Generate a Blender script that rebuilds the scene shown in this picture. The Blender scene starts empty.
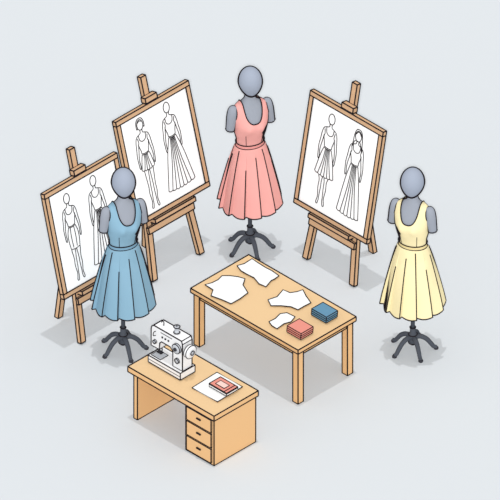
import bpy, bmesh, math
from mathutils import Vector, Matrix
U = 0.0125
sc = bpy.context.scene
sc.view_settings.view_transform = 'Standard'
sc.view_settings.look = 'None'

# ------------------------------------------------------------ materials
def lin(c):
    out = []
    for v in c:
        v /= 255.0
        out.append(v/12.92 if v <= 0.04045 else ((v+0.055)/1.055)**2.4)
    return out
INKC = (38, 33, 36)
def mat(name, rgb, k=1.0, edge=None, grain=0.0, rough=1.0):
    m = bpy.data.materials.new(name); m.use_nodes = True
    nt = m.node_tree; N = nt.nodes; L = nt.links
    b = N['Principled BSDF']
    b.inputs['Roughness'].default_value = rough
    b.inputs['Specular IOR Level'].default_value = 0.0
    c = [min(0.97, v/k) for v in lin(rgb)]
    rgbn = N.new('ShaderNodeRGB'); rgbn.outputs[0].default_value = (*c, 1)
    col = rgbn.outputs[0]
    if grain > 0:
        tc = N.new('ShaderNodeTexCoord'); mp = N.new('ShaderNodeMapping')
        mp.inputs['Scale'].default_value = (2, 14, 14)
        nz = N.new('ShaderNodeTexNoise'); nz.inputs['Scale'].default_value = 3
        L.new(tc.outputs['Object'], mp.inputs[0]); L.new(mp.outputs[0], nz.inputs['Vector'])
        mx = N.new('ShaderNodeMix'); mx.data_type = 'RGBA'
        mr = N.new('ShaderNodeMapRange'); mr.inputs['To Max'].default_value = grain
        L.new(nz.outputs['Fac'], mr.inputs['Value'])
        L.new(mr.outputs[0], mx.inputs['Factor'])
        L.new(col, mx.inputs['A']); mx.inputs['B'].default_value = (*[v*0.8 for v in c], 1)
        col = mx.outputs['Result']
    if edge:
        lw = N.new('ShaderNodeLayerWeight'); lw.inputs['Blend'].default_value = 0.5
        mr = N.new('ShaderNodeMapRange')
        mr.inputs['From Min'].default_value = 1-edge-0.03
        mr.inputs['From Max'].default_value = 1-edge+0.03
        L.new(lw.outputs['Facing'], mr.inputs['Value'])
        mx = N.new('ShaderNodeMix'); mx.data_type = 'RGBA'
        L.new(mr.outputs[0], mx.inputs['Factor']); L.new(col, mx.inputs['A'])
        mx.inputs['B'].default_value = (*lin(INKC), 1)
        col = mx.outputs['Result']
    L.new(col, b.inputs['Base Color'])
    return m
INK = mat('ink_line', INKC)
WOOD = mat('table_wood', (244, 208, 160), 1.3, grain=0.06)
WOODS = mat('table_wood_side_shade', (232, 186, 134), 1.08, grain=0.06)  # same wood as the top, side-face shade put into the colour
EASEL = mat('easel_wood', (208, 170, 134), 1.06, grain=0.06)
CANVAS = mat('canvas_white', (253, 253, 253), 1.0)
PAPER = mat('paper_white', (253, 253, 252), 1.22)
HEADM = mat('mannequin_head', (152, 160, 175), 1.06, edge=0.44)
BODYM = mat('mannequin_body', (148, 153, 163), 0.98, edge=0.42)
ARMM = mat('mannequin_arm', (142, 147, 157), 0.98, edge=0.5)
STAND = mat('stand_metal', (80, 84, 92), 1.1)
MWHITE = mat('machine_white', (244, 244, 245), 1.12)
MGREY = mat('machine_grey', (196, 200, 206), 1.12)
DARK = mat('dark_plastic', (60, 60, 66), 1.1)
PINKF = mat('pink_fabric', (232, 150, 136), 1.2)
BLUEF = mat('blue_fabric', (104, 148, 176), 1.2)
FLOOR = mat('floor_grey', (230, 235, 239), 1.36)

# ------------------------------------------------------------ mesh builder
INKR = 0.58
class MB:
    def __init__(s): s.v = []; s.f = []; s.m = []; s.sm = []; s.mats = []
    def mi(s, m):
        if m not in s.mats: s.mats.append(m)
        return s.mats.index(m)
    def add(s, vs, fs, m, smooth=False):
        o = len(s.v); s.v += [tuple(p) for p in vs]
        i = s.mi(m)
        for f in fs:
            s.f.append([o+k for k in f]); s.m.append(i); s.sm.append(smooth)
    def tube(s, pts, r=INKR, closed=False, m=INK, n=6, smooth=True):
        pts = [Vector(p) for p in pts]
        q = [pts[0]]
        for p in pts[1:]:
            if (p-q[-1]).length > 1e-4: q.append(p)
        pts = q
        if closed and (pts[0]-pts[-1]).length < 1e-4: pts.pop()
        if len(pts) < 2: return
        N = len(pts); rr = r if isinstance(r, (list, tuple)) else [r]*N
        vs = []; prev = None
        for i, p in enumerate(pts):
            a = pts[(i-1) % N] if (closed or i > 0) else p
            b = pts[(i+1) % N] if (closed or i < N-1) else p
            t = (b-a)
            if t.length < 1e-6: t = Vector((0, 0, 1))
            t.normalize()
            if prev is None:
                up = Vector((0, 0, 1)) if abs(t.z) < 0.9 else Vector((1, 0, 0))
                x = t.cross(up).normalized()
            else:
                x = (prev - t*prev.dot(t))
                x = x.normalized() if x.length > 1e-6 else t.orthogonal().normalized()
            prev = x; y = t.cross(x)
            for k in range(n):
                an = 2*math.pi*k/n
                vs.append(p + (x*math.cos(an)+y*math.sin(an))*rr[i])
        fs = []
        for i in range(N if closed else N-1):
            for k in range(n):
                a = i*n+k; b = i*n+(k+1) % n; j = (i+1) % N
                fs.append((a, b, j*n+(k+1) % n, j*n+k))
        if not closed:
            fs.append(list(range(n))[::-1]); fs.append([(N-1)*n+k for k in range(n)])
        s.add(vs, fs, m, smooth)
    def obox(s, o, ax, ay, az, m, ink=INKR, mtop=None):
        o = Vector(o); ax = Vector(ax); ay = Vector(ay); az = Vector(az)
        c = [o+ax*i+ay*j+az*k for k in (0, 1) for j in (0, 1) for i in (0, 1)]
        s.add(c, [(0, 1, 3, 2), (0, 1, 5, 4), (2, 3, 7, 6), (0, 2, 6, 4), (1, 3, 7, 5)], m)
        s.add(c, [(4, 5, 7, 6)], mtop or m)
        if ink:
            for a, b in ((0,1),(2,3),(4,5),(6,7),(0,2),(1,3),(4,6),(5,7),(0,4),(1,5),(2,6),(3,7)):
                s.tube([c[a], c[b]], ink)
    def box(s, x0, x1, y0, y1, z0, z1, m, ink=INKR, mtop=None):
        s.obox((x0, y0, z0), (x1-x0, 0, 0), (0, y1-y0, 0), (0, 0, z1-z0), m, ink, mtop)
    def beam(s, p, q, w, d, m, ink=INKR):
        p = Vector(p); q = Vector(q); w = Vector(w); d = Vector(d)
        s.obox(p-w/2-d/2, q-p, w, d, m, ink)
    def prism(s, poly, h, m, ink=INKR, inkbottom=True):
        """poly: list of 3D points (planar), h: extrusion vector"""
        poly = [Vector(p) for p in poly]; h = Vector(h); n = len(poly)
        top = [p+h for p in poly]
        fs = [list(range(n))[::-1], list(range(n, 2*n))]
        for i in range(n): fs.append((i, (i+1) % n, n+(i+1) % n, n+i))
        s.add(poly+top, fs, m)
        if ink:
            s.tube(top, ink, True)
            if inkbottom:
                s.tube(poly, ink, True)
    def lathe(s, prof, o, ax, m, n=24, smooth=True, inkr=(), ink=0.45):
        """prof: list (r, t) along axis"""
        o = Vector(o); ax = Vector(ax).normalized()
        x = ax.orthogonal().normalized(); y = ax.cross(x)
        vs = []
        for r, t in prof:
            for k in range(n):
                a = 2*math.pi*k/n
                vs.append(o+ax*t+(x*math.cos(a)+y*math.sin(a))*r)
        fs = []
        for i in range(len(prof)-1):
            for k in range(n):
                fs.append((i*n+k, i*n+(k+1) % n, (i+1)*n+(k+1) % n, (i+1)*n+k))
        fs.append(list(range(n))[::-1]); fs.append([(len(prof)-1)*n+k for k in range(n)])
        s.add(vs, fs, m, smooth)
        for i in inkr:
            r, t = prof[i]
            s.tube([o+ax*t+(x*math.cos(2*math.pi*k/n)+y*math.sin(2*math.pi*k/n))*r for k in range(n)], ink, True)
    def obj(s, name, parent=None, loc=(0, 0, 0), rot=0.0, fix=True):
        me = bpy.data.meshes.new(name)
        me.from_pydata([(a*U, b*U, c*U) for a, b, c in s.v], [], s.f)
        for m in s.mats: me.materials.append(m)
        for p, i, sm in zip(me.polygons, s.m, s.sm):
            p.material_index = i; p.use_smooth = sm
        if fix:
            bm = bmesh.new(); bm.from_mesh(me)
            bmesh.ops.recalc_face_normals(bm, faces=bm.faces); bm.to_mesh(me); bm.free()
        ob = bpy.data.objects.new(name, me); sc.collection.objects.link(ob)
        ob.location = Vector(loc)*U; ob.rotation_euler[2] = rot
        if parent: ob.parent = parent
        return ob
def empty(name, loc=(0, 0, 0), rot=0.0):
    e = bpy.data.objects.new(name, None); sc.collection.objects.link(e)
    e.location = Vector(loc)*U; e.rotation_euler[2] = rot
    e.empty_display_size = 0.1
    return e
def smooth(pts, closed=False, k=5):
    """Catmull-Rom"""
    P = [Vector(p) for p in pts]; n = len(P); out = []
    if n < 3: return P
    rng = range(n) if closed else range(n-1)
    for i in rng:
        p1 = P[i]; p2 = P[(i+1) % n]
        p0 = P[(i-1) % n] if (closed or i > 0) else p1
        p3 = P[(i+2) % n] if (closed or i < n-2) else p2
        for j in range(k):
            t = j/k
            out.append(0.5*((2*p1)+(p2-p0)*t+(2*p0-5*p1+4*p2-p3)*t*t+(3*p1-p0-3*p2+p3)*t**3))
    if not closed: out.append(P[-1])
    return out

# ------------------------------------------------------------ floor
b = MB(); b.add([(-1500, -1500, 0), (1500, -1500, 0), (1500, 1500, 0), (-1500, 1500, 0)], [(0, 1, 2, 3)], FLOOR)
b.obj('floor')

# ------------------------------------------------------------ work table
T = empty('work_table', (60, -128.5, 0))
LX, LY, H = 124, 67, 56
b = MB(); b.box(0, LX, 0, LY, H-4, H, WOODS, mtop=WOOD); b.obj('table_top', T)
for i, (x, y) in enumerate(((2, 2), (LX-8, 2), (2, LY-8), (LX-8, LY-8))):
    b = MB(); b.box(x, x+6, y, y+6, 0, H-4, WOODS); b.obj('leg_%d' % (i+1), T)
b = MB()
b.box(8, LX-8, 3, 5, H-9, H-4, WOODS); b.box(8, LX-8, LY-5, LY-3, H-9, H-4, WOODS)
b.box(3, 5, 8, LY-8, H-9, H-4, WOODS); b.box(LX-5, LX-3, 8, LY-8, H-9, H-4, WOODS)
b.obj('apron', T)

def flat(name, pts, z, th, m, par=None, closed_s=False, inkr=0.5, extra=()):
    cx = sum(p[0] for p in pts)/len(pts); cy = sum(p[1] for p in pts)/len(pts)
    b = MB(); b.prism([(p[0]-cx, p[1]-cy, 0) for p in pts], (0, 0, th), m, inkr, False)
    return b.obj(name, par, (cx, cy, z))
def W(sx, sy, z):
    a = (sx-250)/0.8660; d = 2*(sy-250+z)
    return ((a+d)/2, (a-d)/2)
def WP(l, z): return [W(x, y, z) for x, y in l]
ZT = 56.62
flat('paper_pattern', WP([(237, 266), (244, 264), (252, 259), (258, 263), (266, 268), (272, 271), (279, 276), (275, 279), (271, 281), (266, 287), (259, 284), (254, 278), (246, 274), (241, 271)], 57), ZT, 0.6, PAPER)
flat('paper_pattern', WP([(205, 285), (212, 283), (218, 280), (222, 276), (230, 276), (238, 277), (245, 279), (243, 285), (248, 293), (240, 299), (231, 304), (222, 300), (211, 296), (213, 290)], 57), ZT, 0.6, PAPER)
flat('paper_pattern', WP([(268, 300), (277, 297), (283, 290), (290, 293), (297, 292), (303, 290), (306, 296), (311, 303), (305, 306), (298, 310), (291, 307), (281, 306), (271, 306)], 57), ZT, 0.6, PAPER)
flat('paper_pattern', WP([(269, 322), (275, 319), (280, 314), (287, 313), (295, 317), (291, 322), (284, 324), (277, 329), (272, 326)], 57), ZT, 0.6, PAPER)

def stack(name, cx, cy, w, d, z, layers, th, m, rot=0):
    b = MB()
    for i in range(layers):
        j = 0.4*((i*7) % 3-1)
        b.box(-w/2+j, w/2+j, -d/2-j*0.5, d/2-j*0.5, i*th, (i+1)*th-0.05, m, 0.4)
    return b.obj(name, None, (cx, cy, z), rot)
x, y = W(324.5, 310, 63); stack('folded_blue_fabric', x, y, 17, 13, ZT+0.42, 3, 2.2, BLUEF)
x, y = W(300, 326.5, 63); stack('folded_pink_fabric', x, y, 16, 14, ZT+0.42, 3, 2.2, PINKF)

# ------------------------------------------------------------ sewing desk
D = empty('sewing_desk', (97, -238, 0)); DH = 51; DX = 99.5; DY = 51
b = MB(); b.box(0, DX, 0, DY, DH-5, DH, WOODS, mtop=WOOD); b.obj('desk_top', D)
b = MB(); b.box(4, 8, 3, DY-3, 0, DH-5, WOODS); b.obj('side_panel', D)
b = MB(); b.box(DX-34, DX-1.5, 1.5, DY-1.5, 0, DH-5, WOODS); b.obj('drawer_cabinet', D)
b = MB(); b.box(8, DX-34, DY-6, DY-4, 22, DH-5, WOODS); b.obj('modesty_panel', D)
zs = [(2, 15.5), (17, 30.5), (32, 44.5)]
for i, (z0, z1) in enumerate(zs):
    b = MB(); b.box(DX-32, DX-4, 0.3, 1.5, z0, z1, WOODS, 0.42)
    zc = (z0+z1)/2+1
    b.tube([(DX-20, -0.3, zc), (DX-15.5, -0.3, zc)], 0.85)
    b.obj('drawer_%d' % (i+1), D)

ZD = 51.62
flat('pattern_paper_sheet', WP([(192, 388), (217, 372.5), (242.5, 387), (217.5, 402)], 52), ZD, 0.6, PAPER)
nb = MB()
x, y = W(223.5, 387, 54)
nb.box(-10, 10, -6.5, 6.5, 0, 2.0, PAPER, 0.36)
nb.box(-10, 10, -6.5, 6.5, 2.0, 2.8, PINKF, 0.45)
nb.box(-6, 4, -3.2, 2.8, 2.8, 3.1, mat('notebook_label', (250, 214, 204), 1.25), 0.3)
nb.tube([(7, -6.5, 3), (7, 6.5, 3)], 0.4)
nb.obj('notebook', None, (x, y, ZD+0.6+0.5+0.38))

# ------------------------------------------------------------ sewing machine
S = empty('sewing_machine', (105, -222.5, 52.2))
b = MB(); b.box(0, 37, 0, 17, 0, 6.5, MWHITE, 0.5)
b.box(1.5, 12, 2, 11, 6.5, 6.8, MGREY, 0.3)
b.tube([(0, -0.05, 3), (37, -0.05, 3)], 0.3)
b.obj('bed', S)
b = MB()
prof = [(25, 6.5), (36, 6.5), (36, 33), (35, 36), (3, 36), (0.5, 34), (0, 31), (0, 15), (9, 15), (10, 22), (12, 24), (22, 24), (25, 21)]
b.prism([(x, 3.5, z) for x, z in prof], (0, 11, 0), MWHITE)
for (x, z) in ((0.5, 34), (0, 15), (9, 15), (36, 33), (35, 36), (36, 6.5), (25, 6.5), (3, 36)):
    b.tube([(x, 3.5, z), (x, 14.5, z)], 0.45)
b.obj('arm_and_column', S)
b = MB()
b.lathe([(4.3, 0), (4.3, 2.0), (3.6, 2.6)], (30.5, 3.5, 27), (0, -1, 0), MGREY, inkr=(0, 1))
b.lathe([(1.6, 0), (1.6, 1.2)], (30.5, 0.9, 27), (0, -1, 0), DARK, inkr=())
b.lathe([(2.2, 0), (2.2, 1.4)], (30.5, 3.5, 14.5), (0, -1, 0), MGREY, inkr=(0, 1))
for x in (13, 16.5, 20): b.lathe([(0.9, 0), (0.9, 0.6)], (x, 3.5, 29), (0, -1, 0), DARK)
b.tube([(11, 3.4, 32.8), (24, 3.4, 32.8)], 0.32)
b.obj('dials', S)
b = MB()
b.lathe([(2.5, 0), (2.5, 1.5), (5.6, 1.6), (5.9, 2.4), (5.9, 4.2), (5.2, 5)], (36, 9, 25), (1, 0, 0), MWHITE, inkr=(2, 4))
b.lathe([(2.2, 0), (2.0, 1.2)], (41, 9, 25), (1, 0, 0), MGREY, inkr=(1,))
b.obj('handwheel', S)
b = MB()
b.lathe([(0.9, 0), (0.9, 2.5)], (4.5, 9, 12.5), (0, 0, 1), MGREY)
b.tube([(4.5, 9, 13), (4.5, 9, 6.6)], 0.45, m=DARK)
b.box(2.5, 7, 7.5, 10.5, 7, 7.8, DARK, 0.2)
b.tube([(7, 9, 15), (7, 9, 7.5)], 0.5, m=DARK)
b.obj('needle_and_presser_foot', S)
b = MB()
b.lathe([(0.5, 0), (0.5, 8.5)], (24, 9, 36), (0, 0, 1), DARK)
b.lathe([(2.6, 0.2), (2.6, 0.9), (1.9, 1.0), (1.9, 5.6), (2.6, 5.7), (2.6, 6.4)], (24, 9, 36), (0, 0, 1), MGREY, inkr=(1, 5))
b.tube(smooth([(9, 9, 36), (9, 9, 39.5), (7.5, 9, 40), (6.5, 9, 38)]), 0.45)
b.tube(smooth([(5, 3.5, 31), (5, 1.2, 31), (5, 0.9, 28), (5, 3.3, 27)]), 0.4)
b.lathe([(1.6, 0), (1.6, 1.6)], (4.8, 3.5, 21), (0, -1, 0), MGREY, inkr=(0, 1))
b.obj('thread_spool', S)

# ------------------------------------------------------------ fashion figures
def ell(cx, cy, a, c, n=20): return [(cx+a*math.cos(2*math.pi*i/n), cy+c*math.sin(2*math.pi*i/n)) for i in range(n+1)]
def upper(hair=None):
    L = [ell(0, 73, 3.3, 4.6)]
    for s in (1, -1):
        L.append([(s*1.3, 68.8), (s*1.4, 66), (s*4, 64.8), (s*6.6, 63.2), (s*8, 59), (s*8.7, 53), (s*9.5, 47), (s*9.3, 41), (s*8.9, 36.5), (s*8.0, 35.5), (s*7.5, 38), (s*7.9, 42), (s*7.4, 47), (s*6.4, 52), (s*5.6, 57.5)])
    if hair == 'bob':
        L.append([(-3.2, 71), (-4.2, 70), (-4.3, 75), (-2.5, 78.3), (0, 79), (2.5, 78.3), (4.3, 75), (4.3, 70), (3.2, 71)])
        L.append([(-3, 75), (0, 76.4), (3, 75)])
    if hair == 'long':
        L.append([(-2, 69), (-3.8, 67), (-5.3, 62), (-4.9, 67), (-4.2, 74), (-2.5, 78.2), (0, 79), (2.5, 78.2), (4.3, 74), (5, 67), (5.6, 61), (3.6, 66), (2, 69)])
        L.append([(-2.9, 74), (0, 77), (2.9, 74)])
    return L
def legs(hem):
    L = []
    for s in (1, -1):
        L.append([(s*5, hem), (s*4.7, hem*0.75+4), (s*3.9, 18), (s*4.2, 12), (s*3.3, 5), (s*3.6, 2), (s*4.3, -1.5), (s*2.9, -2.2), (s*2.0, 1), (s*1.9, 5), (s*1.5, 12), (s*1.5, 18), (s*1.0, hem*0.75+4), (s*0.6, hem)])
    return L
def bodice():
    return [[(-4, 64.7), (-3.2, 60), (0, 58.2), (3.2, 60), (4, 64.7)],
            [(5.6, 62.5), (4.9, 58.5), (5.6, 56), (4.2, 51), (3.9, 48)], [(-5.6, 62.5), (-4.9, 58.5), (-5.6, 56), (-4.2, 51), (-3.9, 48)],
            [(-3.9, 48), (0, 47.2), (3.9, 48)], [(-4, 47), (0, 46.2), (4, 47)]]
def skirt(w, hem, folds=5, top=47, tw=4):
    L = [[(tw, top), (tw+(w-tw)*0.45, top-(top-hem)*0.35), (w, hem)], [(-tw, top), (-tw-(w-tw)*0.45, top-(top-hem)*0.35), (-w, hem)]]
    hm = []
    for i in range(folds*2+1):
        f = i/(folds*2); hm.append((-w+2*w*f, hem-1.6*math.sin(math.pi*f)-(0.7 if i % 2 else 0)))
    L.append(hm)
    for i in range(1, folds):
        f = i/folds*2-1
        L.append([(f*tw*0.8, top-1), (f*w*0.5, (top+hem)/2+1), (f*w, hem-1.3)])
    return L
def fitted(hem):
    L = [[(3.9, 47), (5.8, 41), (5.9, 34), (5.0, hem)], [(-3.9, 47), (-5.8, 41), (-5.9, 34), (-5.0, hem)], [(-5, hem), (0, hem-0.8), (5, hem)],
         [(-2, 46), (-2.5, 38), (-2, hem+1)], [(2, 46), (2.5, 38), (2, hem+1)]]
    return L
def fig(kind):
    if kind == 'fitted': return upper() + bodice() + fitted(27) + legs(26.5)
    if kind == 'mini': return upper('bob') + bodice() + skirt(7.2, 34, 5) + legs(32.5)
    if kind == 'gown': return upper() + bodice() + skirt(15, 3, 7)
    if kind == 'knee': return upper() + bodice() + skirt(10, 24, 6) + legs(22.5)
    if kind == 'longgown': return upper('long') + bodice() + skirt(12, 3, 6)

# ------------------------------------------------------------ easels
def easel(loc, rot, t, v0, vlen, hw, vmast, footc, figs, backy, backx=0):
    nrm = math.sqrt(1+t*t); d = Vector((0, t, 1))/nrm; n = Vector((0, -1, t))/nrm; X = Vector((1, 0, 0))
    P = lambda u, v, w: X*u + d*v + n*w
    E = empty('artist_easel', loc, rot)
    for i, s in enumerate((-1, 1)):
        b = MB(); b.beam(P(footc+s*27, 2, -4), P(s*15, v0+vlen-15, -4), X*5.2, n*4, EASEL)
        b.obj('front_leg_%d' % (i+1), E)
    b = MB(); b.beam(P(0, v0-12, -4.2), P(0, vmast, -4.2), X*5.6, n*4, EASEL); b.obj('mast', E)
    b = MB(); b.beam(P(-26+footc*0.7, v0-10, -1.0), P(26+footc*0.7, v0-10, -1.0), d*5.5, n*2.4, EASEL); b.obj('cross_bar', E)
    b = MB(); b.beam(P(-hw*0.55, v0-2.9, 0.5), P(hw*0.55, v0-2.9, 0.5), d*3.6, n*7.0, EASEL); b.obj('ledge', E)
    b = MB(); b.beam(P(-6.5, v0+vlen+3.1, 0), P(6.5, v0+vlen+3.1, 0), d*4.6, n*5, EASEL); b.obj('top_clamp', E)
    b = MB(); b.beam(P(0, v0+vlen-14, -7.5), Vector((backx, backy, 0)), X*5, Vector((0, 4, 0)), EASEL); b.obj('back_leg', E)
    F = empty('fashion_sketch_board', loc, rot)
    fw = 4.2
    b = MB()
    b.beam(P(-hw, v0+fw/2, 0.5), P(hw, v0+fw/2, 0.5), d*fw, n*4, EASEL)
    b.beam(P(-hw, v0+vlen-fw/2, 0.5), P(hw, v0+vlen-fw/2, 0.5), d*fw, n*4, EASEL)
    b.beam(P(-hw+fw/2, v0+fw, 0.5), P(-hw+fw/2, v0+vlen-fw, 0.5), X*fw, n*4, EASEL)
    b.beam(P(hw-fw/2, v0+fw, 0.5), P(hw-fw/2, v0+vlen-fw, 0.5), X*fw, n*4, EASEL)
    b.obj('frame', F)
    b = MB(); b.beam(P(-hw+fw-.5, v0+vlen/2, 0.6), P(hw-fw+.5, v0+vlen/2, 0.6), d*(vlen-2*fw+1), n*2.2, CANVAS, None); b.obj('canvas', F)
    b = MB()
    for kind, cu, cv, k in figs:
        for pl in fig(kind):
            b.tube([P(cu+q.x*k, cv+q.y*k, 1.8) for q in smooth([(p[0], p[1], 0) for p in pl], k=4)], 0.4, n=5)
    b.obj('drawing', F)
R90 = math.pi/2
easel((0, -163, 0), R90, 0.25, 49, 96, 42, 167, 0, [('fitted', -19, 60, 0.97), ('gown', 12, 60, 1.0)], 44, -14)
easel((-20.5, -55.5, 0), R90, 0.27, 56, 96, 42, 174, -4, [('mini', -17, 66, 0.99), ('gown', 14, 67, 1.0)], 44)
easel((66.5, 19.5, 0), 0, 0.19, 47.5, 104, 42, 176, 2, [('knee', -15, 60, 1.05), ('longgown', 16, 60, 1.03)], 50, 6)

# ------------------------------------------------------------ mannequins & dresses
LV = [(98, 12, 9, 9), (106, 11, 8.3, 8.3), (112, 11.6, 9.2, 8.5), (119, 13.3, 11.3, 9), (126, 14.6, 12.6, 9.5), (133, 15.2, 11, 9.5), (139, 15, 8.8, 8.5), (143, 13.8, 7.2, 7.4), (146, 10.8, 6, 6.4), (148.5, 7.2, 5.3, 5.6), (151, 5.1, 4.7, 5), (156, 4.6, 4.5, 4.6), (164, 4.6, 4.5, 4.6)]
def body_pt(z, ph, off=0.0):
    for i in range(len(LV)-1):
        if z <= LV[i+1][0] or i == len(LV)-2:
            k = i; break
    def cr(j):
        p0 = LV[max(k-1, 0)]; p1 = LV[k]; p2 = LV[k+1]; p3 = LV[min(k+2, len(LV)-1)]
        t = min(1, max(0, (z-p1[0])/(p2[0]-p1[0])))
        m1 = (p2[j]-p0[j])/(p2[0]-p0[0])*(p2[0]-p1[0]); m2 = (p3[j]-p1[j])/(p3[0]-p1[0])*(p2[0]-p1[0])
        h = t*t*(3-2*t)
        return (2*t**3-3*t*t+1)*p1[j]+(t**3-2*t*t+t)*m1+h*p2[j]+(t**3-t*t)*m2
    a, bf, bb = cr(1)+off, cr(2)+off, cr(3)+off
    c, s = math.cos(ph), math.sin(ph)
    x = a*c; y = (bf if s > 0 else bb)*s
    if s > 0:
        y += 1.6*math.exp(-((abs(x)-6)/3.2)**2-((z-126)/5)**2)*s
    return Vector((x, y, z+off*0.6))
def grid(z0, z1, nz, nph, off):
    return [[body_pt(z0+(z1-z0)*i/nz, 2*math.pi*j/nph, off) for j in range(nph)] for i in range(nz+1)]
def neckf(p):
    k = min(1, max(0, (p.y+3)/6)); k = k*k*(3-2*k)
    H = 9+(18.5-9)*k
    # rounded-square scoop
    fn = ((abs(p.x)/8.0)**2.6+(max(0, 150-p.z)/H)**2.6)**(1/2.6)-1
    fa = math.sqrt(((abs(p.x)-18.6)/5.4)**2+((p.z-144)/13.5)**2)-1
    ft = 3.0 if p.z < 149 else -1
    return min(fn, fa, ft)
def mannequin(loc, ang, rgb, dname, belt, dz=0):
    rot = ang-math.pi/2
    M = empty('mannequin', loc, rot)
    b = MB(); G = grid(98, 160, 60, 48, 0)
    vs = [p for r in G for p in r]; n = 48
    fs = [(i*n+j, i*n+(j+1) % n, (i+1)*n+(j+1) % n, (i+1)*n+j) for i in range(60) for j in range(n)]
    fs.append(list(range(n))); b.add(vs, fs, BODYM, True); b.obj('torso', M)
    for i, s in enumerate((-1, 1)):
        b = MB()
        prof = [(0.3, -5.2), (2.2, -4.6), (3.7, -3), (4.6, 0), (4.9, 5), (4.6, 10), (4.2, 15), (3.9, 17.5), (3.5, 18.3), (0.2, 18.4)]
        prof = [(q.x, q.y) for q in smooth([(r, t, 0) for r, t in prof[:8]], k=3)] + prof[8:]
        b.lathe(prof, (s*15.2, 0, 141), (s*0.16, 0.05, -1), ARMM, 28)
        b.lathe([(3.95, 17), (3.95, 17.1)], (s*15.2, 0, 141), (s*0.16, 0.05, -1), ARMM, 28, inkr=(0,), ink=0.35)
        b.obj('arm_%d' % (i+1), M)
    b = MB(); n = 40; rows = 30; vs = []
    for i in range(rows+1):
        th = math.pi*i/rows; zz = math.cos(th); r = math.sin(th)
        tp = 1.0 if zz > 0 else 1-0.20*(-zz)**1.3
        for j in range(n):
            a = 2*math.pi*j/n
            x = 10.5*r*tp*math.cos(a); y = 11*r*math.sin(a)
            if zz < 0: y = y*(1-0.18*(-zz)) + 1.6*(-zz)*1.0
            vs.append((x, y+0.6, 167+14*zz))
    fs = [(i*n+j, i*n+(j+1) % n, (i+1)*n+(j+1) % n, (i+1)*n+j) for i in range(rows) for j in range(n)]
    b.add(vs, fs, HEADM, True); b.obj('head', M)
    b = MB(); b.lathe([(1.7, 6), (1.7, 98)], (0, 0, 0), (0, 0, 1), STAND, 16)
    b.lathe([(2.2, 5), (3.6, 7), (3.6, 15), (2.4, 17), (2.4, 22)], (0, 0, 0), (0, 0, 1), STAND, 20, inkr=(1, 2, 4))
    b.obj('pole', M)
    b = MB()
    for k in range(5):
        a = 2*math.pi*k/5+0.35-rot+math.radians(-45)
        ca, sa = math.cos(a), math.sin(a)
        pts = smooth([(ca*r, sa*r, z) for r, z in ((1.5, 12), (6, 12.8), (11, 10.2), (14.8, 5.5), (17, 2.4), (19.5, 1.7))], k=4)
        nn = len(pts); b.tube(pts, [2.2-0.6*i/nn for i in range(nn)], m=STAND, n=10)
        b.lathe([(1.9, 0), (2.1, 1.2), (1.2, 2.2)], (ca*19, sa*19, 0), (0, 0, 1), DARK, 14)
    b.obj('stand_feet', M)
    DM = mat(dname+'_cloth', rgb, 1.18, edge=0.33)
    SM = mat(dname+'_skirt_cloth', rgb, 1.18, edge=0.25)
    Dr = empty(dname, loc, rot)
    b = MB(); nz, nph = 60, 96
    G = grid(104, 150, nz, nph, 0.7)
    segs = []; vid = {}; vs = []; fs = []
    def vi(p):
        k = (round(p.x, 4), round(p.y, 4), round(p.z, 4))
        if k not in vid: vid[k] = len(vs); vs.append(p)
        return vid[k]
    for i in range(nz):
        for j in range(nph):
            q = [G[i][j], G[i][(j+1) % nph], G[i+1][(j+1) % nph], G[i+1][j]]
            for tri in ((q[0], q[1], q[2]), (q[0], q[2], q[3])):
                f = [neckf(p) for p in tri]
                if max(f) <= 0: continue
                if min(f) > 0:
                    fs.append([vi(p) for p in tri]); continue
                poly = []; cut = []
                for a in range(3):
                    c = (a+1) % 3
                    if f[a] > 0: poly.append(tri[a])
                    if (f[a] > 0) != (f[c] > 0):
                        t = f[a]/(f[a]-f[c]); x = tri[a].lerp(tri[c], t); poly.append(x); cut.append(x)
                ids = []
                for p in poly:
                    k = vi(p)
                    if k not in ids: ids.append(k)
                if len(ids) >= 3: fs.append(ids)
                if len(cut) == 2: segs.append(cut)
    b.add(vs, fs, DM, True)
    for s in segs: b.tube(s, 0.52, n=5)
    for s in (-1, 1):
        b.tube([body_pt(z, math.pi/2-s*math.radians(34), 0.8) for z in range(108, 121, 2)], 0.26)
    BM = mat(dname+'_waistband', belt, 1.18, edge=0.25)
    ring = lambda z, o: [body_pt(z, 2*math.pi*j/48, o) for j in range(48)]
    r0 = ring(104.6, 1.2); r1 = ring(108.0, 1.2)
    b.add(r0+r1, [(j, (j+1) % 48, 48+(j+1) % 48, 48+j) for j in range(48)], BM, True)
    b.tube(r0, 0.48, True); b.tube(r1, 0.48, True)
    b.obj('bodice', Dr)
    b = MB(); NP = 12; SUB = 9; ROW = 24; zt, zb = 106, 47.0
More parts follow.
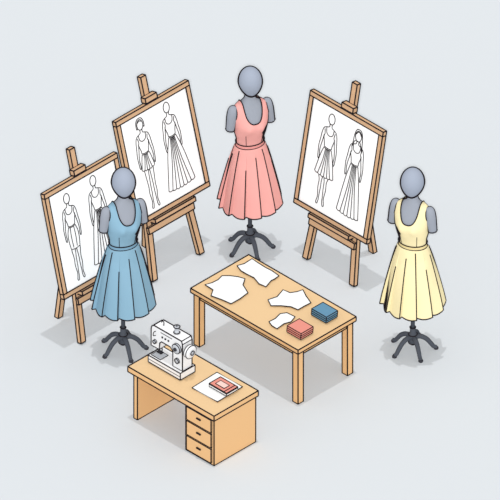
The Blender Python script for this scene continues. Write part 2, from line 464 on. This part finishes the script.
    def sk(t, k, p):
        e = 0.62*t**0.6+0.38*t
        a = 11.9+(25.8-11.9)*e; c = 9.4+(24.5-9.4)*e
        amp = 0.13*min(1, t*1.2+0.02)
        m = 1+amp*(p**1.6-0.5)
        th = 2*math.pi*(k+p*0.95)/NP
        return Vector((a*m*math.cos(th), c*m*math.sin(th), zt+(zb-zt)*t - 1.6*t*math.sin(math.pi*p)))
    cols = [(k, s/(SUB-1)) for k in range(NP) for s in range(SUB)]
    vs = []
    for i in range(ROW+1):
        for k, p in cols: vs.append(sk(i/ROW, k, p))
    n = len(cols)
    fs = [(i*n+j, i*n+(j+1) % n, (i+1)*n+(j+1) % n, (i+1)*n+j) for i in range(ROW) for j in range(n)]
    b.add(vs, fs, SM, False)
    b.tube(vs[ROW*n:], 0.55, True)
    for k in range(NP):
        j = k*SUB+SUB-1
        st = (1, 7, 3)[k % 3]
        b.tube([vs[i*n+j] for i in range(st, ROW+1)], 0.46)
    b.obj('skirt', Dr)
mannequin((26, -172.5, 0), math.radians(-22), (140, 178, 200), 'blue_dress', (128, 167, 192))
mannequin((-2, 2, 0), math.radians(-22), (244, 174, 167), 'pink_dress', (238, 160, 154))
mannequin((193, -5, 0), math.radians(-68), (253, 238, 188), 'yellow_dress', (240, 220, 162))

# ------------------------------------------------------------ light, camera
w = bpy.data.worlds.new('World'); sc.world = w; w.use_nodes = True
w.node_tree.nodes['Background'].inputs[0].default_value = (1, 1, 1, 1)
w.node_tree.nodes['Background'].inputs[1].default_value = 0.62
def sun(name, e, ang, rot):
    l = bpy.data.lights.new(name, 'SUN'); l.energy = e; l.angle = math.radians(ang)
    lo = bpy.data.objects.new(name, l); sc.collection.objects.link(lo); lo.location = (0, 0, 6)
    lo.rotation_euler = rot
sun('overhead_sun', 0.82, 0.6, (0, 0, 0))
sun('front_fill', 2.6, 1, (math.radians(54.74), 0, math.radians(45)))  # added fill from the camera side, evens out light on all faces
cam = bpy.data.cameras.new('camera'); cam.type = 'ORTHO'; cam.ortho_scale = 500/(math.sqrt(1.5)/U); cam.clip_end = 100
co = bpy.data.objects.new('camera', cam); sc.collection.objects.link(co)
co.location = Vector((1, -1, 1)).normalized()*15
co.rotation_euler = (math.acos(1/math.sqrt(3)), 0, math.radians(45))
sc.camera = co
